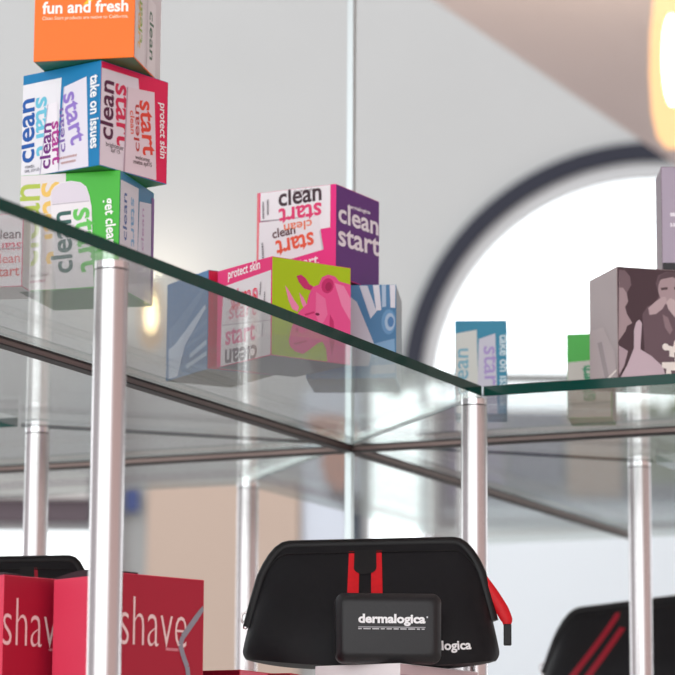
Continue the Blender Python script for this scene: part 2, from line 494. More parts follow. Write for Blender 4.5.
t, L, R = carton('product_box', 'blue carton with a red side, behind the rhinoceros carton near the tall stack', on_z(207, 369, TOP + .0002), rad(55), .074, .062, .082,
                 (44, 108, 158), (214, 30, 72), (60, 110, 150), (96, 92, 70), group='skin care cartons on the glass shelf')
A = L([(85, 150), (272, 165), (262, 540), (65, 580)])
A.poly([(85, 440), (120, 420), (258, 290), (262, 305), (170, 430), (130, 560), (85, 570)], (190, 205, 225))
A.poly([(190, 470), (262, 425), (262, 445), (190, 490)], (170, 195, 220)).poly([(170, 515), (262, 470), (262, 486), (176, 532)], (170, 195, 220))
A.done(t)

t, L, R = carton('product_box', 'blue and white patterned carton beside the lime face of the rhinoceros carton', on_z(396, 378, TOP + .0002), rad(110), .0745, .0745, .0785,
                 (58, 122, 170), (40, 30, 46), (60, 100, 150), (34, 40, 70), group='skin care cartons on the glass shelf')
A = L([(-106, 85), (315, 75), (322, 540), (-100, 540)])
A.poly([(100, 140), (130, 165), (215, 370), (190, 480), (108, 480), (100, 300)], (196, 200, 212))
A.poly([(140, 84), (178, 83), (224, 210), (196, 246)], (206, 214, 226)).poly([(204, 80), (234, 80), (246, 204), (222, 206)], (222, 226, 234))
A.poly([(246, 79), (266, 79), (269, 186), (250, 190)], (170, 196, 220)).poly([(284, 78), (311, 77), (312, 192), (290, 192)], (222, 226, 234))
A.disc((282, 262), 34, 62, (92, 150, 196)).disc((288, 262), 24, 44, (160, 190, 216)).disc((292, 262), 15, 26, (60, 120, 176))
A.poly([(215, 370), (312, 345), (316, 420), (205, 440)], (120, 168, 206)).poly([(205, 480), (318, 470), (320, 515), (200, 520)], (150, 160, 180))
A.done(t)

# ------------------------------------------------------------------ cartons on the other arms
t, L, R = carton('product_box', 'small teal carton with pale tubes, alone on the far side of the glass shelf', at_depth(507, 414, 2.60), rad(111), .046, .05, .0845,
                 (30, 138, 172), (40, 130, 160), (60, 140, 160), group='skin care cartons on the glass shelf')
t.location.z = TOP + .0002
A = L(None)
A.poly([(.0, .86), (.42, .90), (.46, .0), (.0, .0)], (214, 220, 214)).poly([(.46, .80), (.78, .86), (.82, .0), (.42, .0)], (206, 208, 222))
A.text('clean', (.25, .2), (.25, .7), (120, 180, 200), .01, .9).text('start', (.56, .72), (.58, .22), (170, 150, 210), .01, .9)
A.text('take on issues', (.87, .85), (.87, .1), (214, 236, 242), .02, 1.1)
A.done(t)
t, L, R = carton('product_box', 'small green topped carton behind the sepia photo carton', at_depth(612, 398, 2.62), rad(105), .0400, .05, .0765,
                 (70, 186, 70), (40, 60, 60), (70, 150, 80), group='skin care cartons on the glass shelf')
t.location.z = TOP + .0002
A = L(None)
A.poly([(.0, .66), (.98, .70), (.98, .0), (.0, .0)], (208, 208, 200)).poly([(.0, .18), (.98, .2), (.98, .17), (.0, .15)], (170, 176, 170))
A.text('clean', (.36, .62), (.42, .2), (80, 170, 120), .01, 1.2).text('start', (.60, .2), (.62, .62), (60, 150, 110), .01, 1.2)
A.done(t)

FWB = on_z(618, 379, TOP + .0002)
hw = 0.0945
t, L, R = carton('photo_box', 'sepia carton printed with a woman holding her hands to her nose', FWB, rad(40.8), .064, .0785, hw,
                 (150, 132, 132), (74, 55, 62), (120, 100, 104), (60, 46, 50), cat='box')
A = L([(133, 245), (232, 150), (240, 616), (135, 628)])
A.poly([(133, 420), (180, 400), (226, 500), (238, 612), (135, 626)], (160, 140, 140)).poly([(160, 460), (175, 455), (205, 610), (190, 615)], (128, 108, 110))
A.poly([(195, 600), (234, 572), (236, 580), (200, 608)], (220, 206, 200))
A.done(t)
A = R([(232, 150), (556, 160), (556, 596), (240, 616)])
A.poly([(330, 345), (350, 310), (378, 300), (392, 262), (380, 215), (388, 182), (420, 164), (470, 170), (500, 210), (520, 330), (540, 600), (330, 606), (338, 480)], (104, 84, 92))
A.disc((436, 238), 47, 66, (172, 150, 154)).poly([(388, 205), (400, 178), (428, 164), (462, 168), (482, 190), (486, 230), (470, 200), (440, 186), (404, 196)], (92, 74, 80))
A.poly([(398, 232), (422, 228), (424, 238), (400, 242)], (84, 66, 72)).poly([(446, 226), (470, 226), (470, 237), (447, 237)], (84, 66, 72))
A.poly([(352, 318), (380, 288), (402, 270), (416, 268), (420, 286), (404, 318), (380, 340), (356, 346)], (186, 164, 168))
A.poly([(418, 290), (432, 272), (446, 278), (470, 300), (490, 320), (488, 384), (470, 372), (446, 346), (424, 316)], (198, 178, 180))
A.poly([(404, 340), (424, 352), (440, 400), (430, 420), (412, 392)], (142, 120, 126))
A.poly([(240, 164), (262, 166), (282, 190), (288, 226), (270, 262), (276, 296), (264, 320), (272, 350), (292, 384), (272, 398), (266, 420), (240, 462)], (166, 146, 150))
A.poly([(240, 164), (262, 166), (282, 190), (288, 226), (270, 262), (256, 240), (242, 240)], (118, 98, 104))
A.poly([(246, 614), (272, 560), (298, 486), (298, 412), (306, 380), (318, 368), (328, 382), (322, 488), (364, 512), (404, 548), (418, 606)], (198, 178, 188))
A.poly([(241, 480), (276, 500), (262, 560), (243, 600)], (176, 156, 164))
PZ = (236, 228, 222)
A.disc((414, 470), 12, 14, PZ).disc((456, 452), 13, 14, PZ).poly([(412, 462), (440, 466), (446, 446), (462, 462), (466, 482), (444, 490), (446, 508), (426, 506), (428, 484), (408, 480)], PZ)
A.poly([(400, 532), (446, 526), (446, 510), (486, 512), (490, 545), (470, 548), (474, 600), (452, 602), (450, 560), (432, 560), (436, 604), (412, 606), (416, 556), (400, 552)], PZ)
A.done(t)
FUB = FWB + Vector((math.cos(rad(40.8)), math.sin(rad(40.8)), 0)) * .043 + Vector((-math.sin(rad(40.8)), math.cos(rad(40.8)), 0)) * .006
FUB.z = TOP + hw + .0004
t, L, R = carton('product_box', 'silvery lilac carton standing on the sepia photo carton', FUB, rad(24), .050, .06, .089,
                 (120, 100, 116), (170, 158, 176), (150, 136, 150), (18, 14, 20), group='skin care cartons on the glass shelf')
A = R(None)
A.poly([(0, .075), (1, .075), (1, 0), (0, 0)], (24, 18, 26)); A.done(t, 'base_band')
A = R(None); A.fine((.12, .52), (.9, .52), (232, 228, 236), .035, 2); A.done(t, 'printed_line')
A = R(None); A.fine((.12, .42), (.6, .42), (232, 228, 236), .035, 3); A.done(t, 'printed_line')

# ------------------------------------------------------------------ lower shelf : shave cartons
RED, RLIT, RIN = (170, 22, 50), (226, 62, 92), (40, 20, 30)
def shave_box(F, label, seen):
    h = F.z - LTOP; F = Vector((F.x, F.y, LTOP + .0002))
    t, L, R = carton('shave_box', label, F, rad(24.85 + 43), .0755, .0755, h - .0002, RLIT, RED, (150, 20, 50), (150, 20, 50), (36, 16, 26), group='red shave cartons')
    A = R(None)
    A.text('shave', (.0, 1 - .0495 / h), (.79, 1 - .0495 / h), (238, 205, 205), -.014, 1.8)
    A.fine((.54, 1 - .0515 / h), (.70, 1 - .0515 / h), (226, 140, 152), .012)
    pts = [(.998, 1 - .0200 / h), (.90, 1 - .0275 / h), (.82, 1 - .0345 / h), (.74, 1 - .0415 / h), (.715, 1 - .0470 / h), (.75, 1 - .0545 / h), (.80, 1 - .062 / h), (.84, 1 - .08 / h), (.86, 1 - .10 / h)]
    for (a, b) in zip(pts, pts[1:]):
        d = Vector((b[0] - a[0], (b[1] - a[1]) * h / .09)); n = Vector((-d.y, d.x)).normalized() * .026
        ny = n.y * .09 / h
        A.poly([(a[0] + n.x, a[1] + ny), (a[0] - n.x, a[1] - ny), (b[0] - n.x, b[1] - ny), (b[0] + n.x, b[1] + ny)], (142, 140, 152))
    A.done(t)
    # raised dark tuck flap showing above the left face
    bm = bmesh.new()
    n = 10; vs = []
    for k in range(n + 1):
        y = -.037 + .074 * k / n; z = .0010 + .0036 * math.sin(math.pi * k / n)
        vs.append((bm.verts.new((-.037, y, h + z)), bm.verts.new((-.022, y, h + z * .9)), bm.verts.new((-.037, y, h - .0006)), bm.verts.new((-.022, y, h - .0006))))
    for p, q in zip(vs, vs[1:]):
        bm.faces.new((p[0], p[1], q[1], q[0])); bm.faces.new((p[0], q[0], q[2], p[2])); bm.faces.new((p[1], p[3], q[3], q[1])); bm.faces.new((p[2], q[2], q[3], p[3]))
    for e in (vs[0], vs[-1]): bm.faces.new((e[0], e[1], e[3], e[2]))
    obj('tuck_flap', bm, ink((52, 26, 36)), t)
    return t
FS = at_depth(121, 572.5, 2.02)
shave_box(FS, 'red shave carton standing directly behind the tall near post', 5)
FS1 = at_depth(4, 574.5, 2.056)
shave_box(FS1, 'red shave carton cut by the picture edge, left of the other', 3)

def low_box(F, label, yaw, a, b, left, right, **k):
    h = F.z - LTOP; F = Vector((F.x, F.y, LTOP + .0002))
    return carton('product_box', label, F, yaw, a, b, h - .0002, left, right, k.get('hidden', left), k.get('bottom', left), k.get('top', left), group=k.get('group'))
t, L, R = low_box(at_depth(240, 669.5, 2.12), 'low crimson carton beside the shave carton, only its top edge showing', rad(24.85 + 62), .045, .055, (190, 20, 48), (226, 110, 130), group='low crimson cartons')
A = L(None); A.poly([(0, 1), (1, 1), (1, .965), (0, .965)], (120, 10, 34)); A.done(t)
t, L, R = low_box(at_depth(291, 673, 2.15), 'low crimson carton beside the white box, only its top edge showing', rad(24.85 + 70), .034, .055, (200, 24, 54), (160, 16, 40), group='low crimson cartons')
A = L(None); A.poly([(0, 1), (1, 1), (1, .965), (0, .965)], (120, 10, 34)); A.done(t)

FB = at_depth(400, 663, 2.17)
WBZ = FB.z
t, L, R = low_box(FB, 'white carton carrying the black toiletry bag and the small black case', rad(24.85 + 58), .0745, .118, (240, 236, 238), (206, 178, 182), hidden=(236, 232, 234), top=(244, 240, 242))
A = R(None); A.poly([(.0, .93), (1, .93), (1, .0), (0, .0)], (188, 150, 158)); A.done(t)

# ------------------------------------------------------------------ toiletry bags
FAB = pbr('black_nylon', (11, 11, 16), 0.6, 0, 0.28, noise=.25, scale=220, bump=.25)
FAB2 = pbr('black_binding', (9, 9, 12), 0.5, 0, 0.35)
REDS = pbr('red_webbing', (206, 18, 30), 0.5, 0, 0.3, noise=.12, scale=300)
REDD = pbr('dark_red_webbing', (150, 22, 42), 0.5, 0, 0.3, noise=.12, scale=300)
STEEL = pbr('zip_steel', (214, 208, 208), .18, 1)
WINK = ink((238, 238, 240))


def bag_profile(u, v, wid, hgt, deep, tilt=.05):
    """u -1..1 across, v 0..1 up -> half width scaled x, z, half depth"""
    top = hgt * (1 - tilt * (1 - u) * .5 - .25 * (max(0, abs(u) - .75) / .25) ** 2)
    hw = wid / 2 * (1.0 - .15 * v ** 1.3 - .035 * (max(0, .14 - v) / .14) ** 2)
    x = hw * u
    sag = .006 * (abs(u) ** 3) * (1 - v) ** 2          # the bottom corners lift
    z = sag + v * (top - sag)
    belly = (1 - abs(u) ** 5) ** .6
    d = deep / 2 * (1 - v ** 1.6 * .88) * belly * (0.86 + .14 * math.sin(math.pi * min(1, v * 1.4)))
    return x, z, max(d, .0012)


def make_bag(name, label, loc, rz, wid=.198, hgt=.1, deep=.07, slant=0.0, stripe=REDS, front_text=True, lean=0.0, group=None, tab=True, u_c=-.055, tilt=.05, sides=(-1, 1), w_=.095):
    t = thing(name, label, 'bag', loc, rz, group)
    NU, NV = 48, 24
    rnd = random.Random(7)
    def P(u, v, s, lift=0.0):
        x, z, d = bag_profile(u, v, wid, hgt, deep, tilt)
        wr = .0009 * math.sin(7 * u + 9 * v * v) + .0006 * math.sin(15 * u - 6 * v)
        return Vector((x, s * (d + wr * (1 - v) * (1 - abs(u) ** 4) + lift) + lean * z, z))
    bm = bmesh.new()
    G = {}
    for s in (-1, 1):
        for i in range(NU + 1):
            for j in range(NV + 1):
                G[s, i, j] = bm.verts.new(P(-1 + 2 * i / NU, j / NV, s))
    for s in (-1, 1):
        for i in range(NU):
            for j in range(NV):
                bm.faces.new((G[s, i, j], G[s, i + 1, j], G[s, i + 1, j + 1], G[s, i, j + 1]))
    for i in range(NU):
        bm.faces.new((G[-1, i, 0], G[-1, i + 1, 0], G[1, i + 1, 0], G[1, i, 0]))
        bm.faces.new((G[-1, i, NV], G[-1, i + 1, NV], G[1, i + 1, NV], G[1, i, NV]))
    for j in range(NV):
        bm.faces.new((G[-1, 0, j], G[-1, 0, j + 1], G[1, 0, j + 1], G[1, 0, j]))
        bm.faces.new((G[-1, NU, j], G[-1, NU, j + 1], G[1, NU, j + 1], G[1, NU, j]))
    obj('body', bm, FAB, t, True)
    # zip binding over the top and down both ends
    path = [P(-1, v, 1) * 1 for v in (.42, .55, .68, .8, .9)] + [P(u, 1, 1) for u in [-1 + 2 * k / 40 for k in range(41)]] + [P(1, v, 1) for v in (.9, .8, .7, .58, .48)]
    path = [Vector((p.x, lean * p.z, p.z + .0005)) for p in path]
    bm = bmesh.new(); add_tube(bm, path, .0042, 10, side=(0, 1, 0)); obj('zip_binding', bm, FAB2, t, True)
    # stitched seam under the binding
    bm = bmesh.new(); add_tube(bm, [P(u, .93, -1, .0003) for u in [-.93 + 1.86 * k / 40 for k in range(41)]], .0008, 6); obj('seam', bm, FAB2, t, True)
    # stripes follow the cloth on both sides
    def band(u0, u1, v0, v1, s, lift, name, mat, par=t, n=14):
        bm = bmesh.new(); rows = []
        for k in range(n + 1):
            v = v0 + (v1 - v0) * k / n; sh = slant * (1 - v) * s
            rows.append([bm.verts.new(P(u0 + (u1 - u0) * q / 4 + sh, v, s, lift)) for q in range(5)])
        for a, b in zip(rows, rows[1:]):
            for q in range(4): bm.faces.new((a[q], a[q + 1], b[q + 1], b[q]))
        return obj(name, bm, mat, par, True)
    for s in (-1, 1):
        gp = .052 * w_ / .095
        if -1 in sides: band(u_c - gp - w_, u_c - gp, .03, .94, s, .0006, 'stripe', stripe)
        if 1 in sides: band(u_c + gp, u_c + gp + w_, .03, .94, s, .0006, 'stripe', stripe)
    # rounded tab sewn over the stripes
    bm = bmesh.new(); vs = []
    ring = []
    for k in range(25):
        a = math.pi * k / 24
        ring.append((u_c - .098 * math.cos(a), .80 - .055 * math.sin(a)))
    ring = [(u_c - .098, .95)] + ring + [(u_c + .098, .95)]
    cv = bm.verts.new(P(u_c, .86, -1, .0014))
    vs = [bm.verts.new(P(u, v, -1, .0014)) for u, v in ring]
    for k in range(len(vs)): bm.faces.new((cv, vs[k], vs[(k + 1) % len(vs)]))
    obj('sewn_tab', bm, FAB2, t, True)
    # steel zip pull hanging at the left end
    e = P(-1, .56, 1); e = Vector((e.x, lean * e.z, e.z))
    bm = bmesh.new()
    add_tube(bm, [e + Vector((-.0042 + .0032 * math.cos(a), 0, -.001 + .0042 * math.sin(a))) for a in [2 * math.pi * k / 20 for k in range(20)]], .0009, 8, True, side=(0, 1, 0))
    zp = obj('zip_pull', bm, STEEL, t, True)
    bm = bmesh.new(); add_box(bm, (e.x - .0062, e.y - .0012, e.z - .0095), (e.x - .0028, e.y + .0012, e.z - .004), .0006); obj('pull_bar', bm, STEEL, zp, True)
    if tab:
        pts = [P(.97, .95, 1), P(1, .80, 1) + Vector((.004, 0, .001)), P(1, .62, 1) + Vector((.009, 0, 0)), P(1, .5, 1) + Vector((.011, 0, .0)), P(1, .44, 1) + Vector((.010, 0, 0))]
        pts = [Vector((p.x, lean * p.z - .001, p.z)) for p in pts]
        fine = []
        for k in range(len(pts) - 1):
            for q in range(5): fine.append(pts[k].lerp(pts[k + 1], q / 5))
        fine.append(pts[-1])
        bm = bmesh.new(); add_tube(bm, fine, [.0028 + .0022 * math.sin(math.pi * k / (len(fine) - 1)) for k in range(len(fine))], 8, flat=.5, side=(0, 1, 0)); pl = obj('pull_tab', bm, REDS, t, True)
        p = pts[-1]
        bm = bmesh.new(); add_box(bm, (p.x - .0026, p.y - .002, p.z - .0155), (p.x + .0034, p.y + .002, p.z + .001), .0008); obj('tab_end', bm, FAB2, pl)
    if front_text:
        V, PP, Wd = text_geo('dermalogica', .03); k = .049 / Wd
        bm = bmesh.new(); vs = []
        for x, y in V:
            u = .276 + x * k / (wid / 2); v = (.0115 + y * k) / hgt
            vs.append(bm.verts.new(P(u, v + .0, -1, .0010)))
        for p in PP:
            try: bm.faces.new([vs[j] for j in p])
            except ValueError: pass
        obj('printed_name', bm, WINK, t)
    return t

bc = at_depth(371, 663, 2.235)
make_bag('toiletry_bag', 'black toiletry bag with two red stripes standing on the white carton', (bc.x, bc.y, WBZ + .0004), -YAW, .198, .0975, .066, lean=.06)
# the two other bags stand on white cartons beyond the glass partitions
def stand_box(c, rz, top, label, a=.07, b=.12):
    h = top - LTOP
    ex = Vector((math.cos(rz), math.sin(rz), 0)); ey = Vector((-math.sin(rz), math.cos(rz), 0))
    F = Vector((c.x, c.y, 0)) - ex * (b / 2) - ey * (a / 2); F.z = LTOP + .0002
    carton('product_box', label, F, rz, a, b, h - .0002, (238, 234, 236), (240, 236, 238), (236, 232, 234))
c2 = at_depth(656, 660, 3.02); zt = at_depth(656, 590, 3.02).z - .112
make_bag('toiletry_bag', 'black toiletry bag with slanting dark red stripes behind the far posts, right side', (c2.x, c2.y, zt), -YAW + rad(-14), .245, .112, .07, slant=.5, stripe=REDD, front_text=False, tab=False, u_c=-.24, tilt=.2, w_=.066)
stand_box(c2 - RH * .03, -YAW + rad(-14), zt, 'white carton under the bag with slanting dark red stripes', b=.10)
c3 = at_depth(14, 640, 2.34); zt = at_depth(14, 557, 2.34).z - .1
make_bag('toiletry_bag', 'black toiletry bag showing one red stripe above the shave cartons', (c3.x, c3.y, zt), -YAW + rad(12), .135, .1, .064, stripe=REDD, front_text=False, tab=False, u_c=.14, sides=(1,))
stand_box(c3, -YAW + rad(12), zt, 'white carton under the bag behind the shave cartons', b=.10)

# ------------------------------------------------------------------ small hard case in front of the bag
CASE = pbr('black_moulded_case', (26, 26, 29), 0.42, 0, 0.4, bump=.15, scale=400)
cw, chh, cd = .0795, .0525, .020
cc = at_depth(388, 660, 2.185)
case = thing('travel_case', 'small black moulded case with white lettering leaning in front of the toiletry bag', 'case', (cc.x, cc.y, WBZ + .0003), -YAW + rad(3))
def rounded(w, h, r, n=8):
    out = []
    for cx, cy, a0 in ((w / 2 - r, h - r, 0), (-w / 2 + r, h - r, 90), (-w / 2 + r, r, 180), (w / 2 - r, r, 270)):
        for k in range(n + 1):
            a = rad(a0 + 90 * k / n); out.append((cx + r * math.cos(a), cy + r * math.sin(a)))
    return out
def plate(steps):
    bm = bmesh.new(); rings = []
    for y, inset, r in steps:
        rings.append([bm.verts.new((x * (cw - 2 * inset) / cw, y, inset + z * (chh - 2 * inset) / chh)) for x, z in rounded(cw, chh, r)])
    for A_, B_ in zip(rings, rings[1:]):
        n = len(A_)
        for k in range(n): bm.faces.new((A_[k], A_[(k + 1) % n], B_[(k + 1) % n], B_[k]))
    bm.faces.new(rings[0]); bm.faces.new(rings[-1][::-1])
    return bm
obj('lid', plate([(-.0120, .0075, .006), (-.0117, .0055, .006), (-.0105, .0036, .006), (-.0070, .0014, .007), (-.0055, .0004, .007), (-.0012, .0, .007)]), CASE, case, True)
obj('base_shell', plate([(-.0006, .0, .007), (.004, .0, .007), (.0075, .0014, .007), (.0100, .0045, .006), (.0105, .007, .006)]), CASE, case, True)
obj('rubber_seam', plate([(-.0012, .0009, .007), (-.0006, .0009, .007)]), FAB2, case)
A = Art(None, cw, chh, lambda x, y, o: (x - cw / 2, -.0120 - o, y))
A.text('dermalogica', (.21, .565), (.84, .565), (236, 236, 238), .04, .88)
A.poly([(.21, .51), (.84, .51), (.84, .495), (.21, .495)], (150, 150, 154))
A.fine((.21, .47), (.84, .47), (190, 190, 194), .016)
A.poly([(.85, .66), (.863, .66), (.863, .635), (.85, .635)], (200, 200, 204))
A.done(case, 'lettering')

# ------------------------------------------------------------------ the room beyond
DW = 10.0
def wl(x, y, d=DW):                                   # wall coordinates (across, above the floor) of a picture point
    p = on_wall(x, y, d); return ((p - EYE).dot(RH), p.z)
def plane_obj(name, me, mats, d, kind=None, parent=None, back=0.0):
    o = link(name, me, mats, parent, kind)
    base = EYE + FH * (d + back); base.z = 0
    o.matrix_world = Matrix(((RH.x, 0, -FH.x, base.x), (RH.y, 0, -FH.y, base.y), (0, 1, 0, 0), (0, 0, 0, 1)))
    return o
PAINT = pbr('pale_wall_paint', (186, 190, 190), .85, 0, .3, noise=.03, scale=3)
arc_c = wl(660, 395); R_out = (wl(660, 395)[0] - wl(402, 395)[0])
sill = wl(660, 374)[1]
def arch(r, z0, n=48):
    return [(arc_c[0] - r, z0)] + [(arc_c[0] - r * math.cos(math.pi * k / n), arc_c[1] + r * math.sin(math.pi * k / n)) for k in range(n + 1)] + [(arc_c[0] + r, z0)]
def rect(x0, y0, x1, y1, d=DW):
    a = wl(x0, y1, d); b = wl(x1, y0, d); return [(a[0], a[1]), (b[0], a[1]), (b[0], b[1]), (a[0], b[1])]
win2 = rect(364, 380, 428, 640); win2[0] = (win2[0][0], .05); win2[1] = (win2[1][0], .05); win3 = rect(-140, 523, 100, 690); win4 = rect(462, 412, 800, 500)
outer = [(-4.5, 0), (4.5, 0), (4.5, 5.2), (-4.5, 5.2)]
me = sheet_mesh('wall_back', [outer, arch(R_out, sill), win2, win3, win4], .14)
plane_obj('wall_back', me, PAINT, DW, 'structure', back=.08)
# arch window : navy outer trim, pale inner frame, pane
NAVY = pbr('navy_trim', (13, 20, 42), .6); FRAME = pbr('pale_frame', (196, 200, 202), .5)
R_mid = R_out * 240 / 258; R_in = R_out * 224 / 258
w1 = thing('window_1', 'tall arched window with a navy surround', 'window', tuple(EYE + FH * DW)); w1['kind'] = 'structure'; w1.location.z = 0
def into(o, root): 
    m = o.matrix_world.copy(); o.parent = root; o.matrix_parent_inverse = root.matrix_basis.inverted(); return o
z0 = sill
into(plane_obj('trim_arch', sheet_mesh('trim_arch', [arch(R_out + .004, z0)[:] + arch(R_mid, z0)[::-1]], .03), NAVY, DW, back=-.008), w1)
into(plane_obj('window_frame', sheet_mesh('window_frame', [arch(R_mid, z0) + arch(R_in, z0)[::-1]], .05), FRAME, DW, back=.03), w1)
PANE = glass('window_glass', (.97, .98, .98))
into(plane_obj('pane', sheet_mesh('pane', [arch(R_in, z0)], .008), PANE, DW, back=.08), w1)
into(plane_obj('window_sill', sheet_mesh('window_sill', [[(arc_c[0] - R_in, z0 - .015), (arc_c[0] + R_out, z0 - .015), (arc_c[0] + R_out, z0), (arc_c[0] - R_in, z0)]], .10), PAINT, DW, back=.02), w1)
for i, (w_, nm) in enumerate(((win2, 'door_1'), (win3, 'window_2'), (win4, 'window_3'))):
    wt = thing(nm, 'bright glazed door in the far wall under the rail crossing' if i == 0 else 'bright shop window under a dark transom in the far wall' if i == 1 else 'wide low window under the arched window, with a view of the street', 'door' if i == 0 else 'window', tuple(EYE + FH * DW)); wt['kind'] = 'structure'; wt.location.z = 0
    into(plane_obj('pane', sheet_mesh('pane', [w_], .008), PANE, DW, back=.08), wt)
    (x0, y0), _, (x1, y1), _ = w_
    f = .025
    into(plane_obj('window_frame', sheet_mesh('window_frame', [w_, [(x0 + f, y0 + f), (x1 - f, y0 + f), (x1 - f, y1 - f), (x0 + f, y1 - f)]], .08), FRAME, DW, back=.05), wt)
# dark transom over window 3 and the pale ledge above it
plane_obj('trim_1', sheet_mesh('trim_1', [rect(-150, 500, 92, 523)], .10), pbr('dark_transom', (84, 72, 80), .6), DW, 'structure', back=-.03)
plane_obj('trim_2', sheet_mesh('trim_2', [rect(-150, 478, 92, 500)], .16), pbr('cream_ledge', (222, 222, 220), .7), DW, 'structure', back=-.05)
plane_obj('trim_3', sheet_mesh('trim_3', [rect(101, 340, 124, 860)], .12), pbr('pale_pilaster', (220, 224, 230), .7), DW, 'structure', back=-.05)
plane_obj('trim_4', sheet_mesh('trim_4', [rect(142, 486, 300, 861)], .05), pbr('beige_dado', (190, 172, 158), .8), DW, 'structure', back=-.03)
plane_obj('trim_5', sheet_mesh('trim_5', [rect(429, 408, 460, 861)], .10), pbr('taupe_pier', (150, 144, 146), .8), DW, 'structure', back=-.05)
plane_obj('trim_8', sheet_mesh('trim_8', [rect(463, 503, 900, 861)], .04), pbr('brightened_wall', (226, 236, 242), .6), DW, 'structure', back=-.03)  # wall below the low window, its brighter light put into a paler colour
# blue sign plate between pilaster and dado
t = plane_obj('wall_plaque', sheet_mesh('wall_plaque', [rect(125, 490, 140, 513)], .03), pbr('blue_plaque', (52, 72, 130), .5), DW, back=-.03)
tag(t, 'small blue plate on the far wall beside the beige panel', 'plaque')
# poster with a blurred face
pr_ = rect(301, 392, 362, 650)
po = plane_obj('wall_poster', sheet_mesh('wall_poster', [pr_], .02), pbr('poster_paper', (206, 216, 228), .6), DW, back=-.02)
tag(po, 'pale blue poster with a skin toned face on the far wall behind the rail crossing', 'poster')
def blob(pts, col, k):
    me = sheet_mesh('printed_shape', [[wl(*p) for p in pts]], .002)
    o = plane_obj('printed_shape', me, ink(col, .7), DW, back=-.031 - .002 * k); into(o, po); 
blob([(304, 418), (330, 416), (352, 420), (360, 440), (356, 458), (338, 470), (330, 452), (316, 438)], (196, 160, 146), 0)
blob([(324, 452), (340, 448), (352, 460), (350, 492), (336, 494), (325, 482), (321, 466)], (202, 150, 128), 1)
blob([(326, 488), (338, 494), (352, 494), (361, 500), (361, 545), (352, 545), (346, 506), (332, 500)], (60, 70, 80), 1)
bpy.context.view_layer.update()

# dropped ceiling on the right, its edge parallel to the near arm of the shelves
zs = EYE.z + 1.69; xe = EYE.x - 1.13043 * 1.69 / .87064
bm = bmesh.new(); add_box(bm, (xe, -3.2, zs), (xe + 7, 9.2, zs + .35))
SOF = pbr('warm_ceiling_paint', (226, 215, 214), .85, 0, .3, noise=.02, scale=3)
o = obj('ceiling', bm, SOF, kind='structure')
FLOOR = pbr('stone_floor', (216, 210, 204), .35, 0, .4, noise=.06, scale=2)
bm = bmesh.new(); add_box(bm, (-9, -7, -.1), (9, 9.2, 0)); obj('floor', bm, FLOOR, kind='structure')

# unseen fittings added along the far wall, only for the glass to reflect
ADDED_DADO = pbr('added_grey_dado', (128, 122, 126), .7, noise=.05, scale=3)  # added dado below the view, a darker tone for the shelf glass to reflect
for k, (x0, x1) in enumerate(((-4.5, win2[0][0] - .03), (win2[1][0] + .03, 4.5))):
    plane_obj('trim_%d' % (6 + k), sheet_mesh('trim', [[(x0, 0), (x1, 0), (x1, 1.15), (x0, 1.15)]], .06), ADDED_DADO, DW, 'structure', back=-.035)
cb = thing('added_cabinet', 'unseen cabinet added along the far wall, its mixed coloured doors there for the glass to reflect', 'cabinet', tuple(EYE + FH * (DW - .35)), -YAW); cb.location.z = 0
x0 = wl(440, 500)[0]; x1 = x0 + 1.6
bm = bmesh.new(); add_box(bm, (x0, 0, 0), (x1, .25, 1.12), .01); obj('body', bm, pbr('cabinet_grey', (96, 92, 104), .5), cb)
for k, c in enumerate(((112, 104, 128), (74, 70, 96), (132, 110, 100), (86, 92, 74), (150, 120, 116), (60, 84, 120), (118, 98, 84), (92, 84, 108))):
    a = x0 + .02 + k * .195
    bm = bmesh.new(); add_box(bm, (a, -.02, .1 + .06 * (k % 3)), (a + .18, 0, 1.08 - .05 * (k % 2)), .005); obj('door', bm, pbr('cabinet_door_%d' % c[0], c, .5), cb)
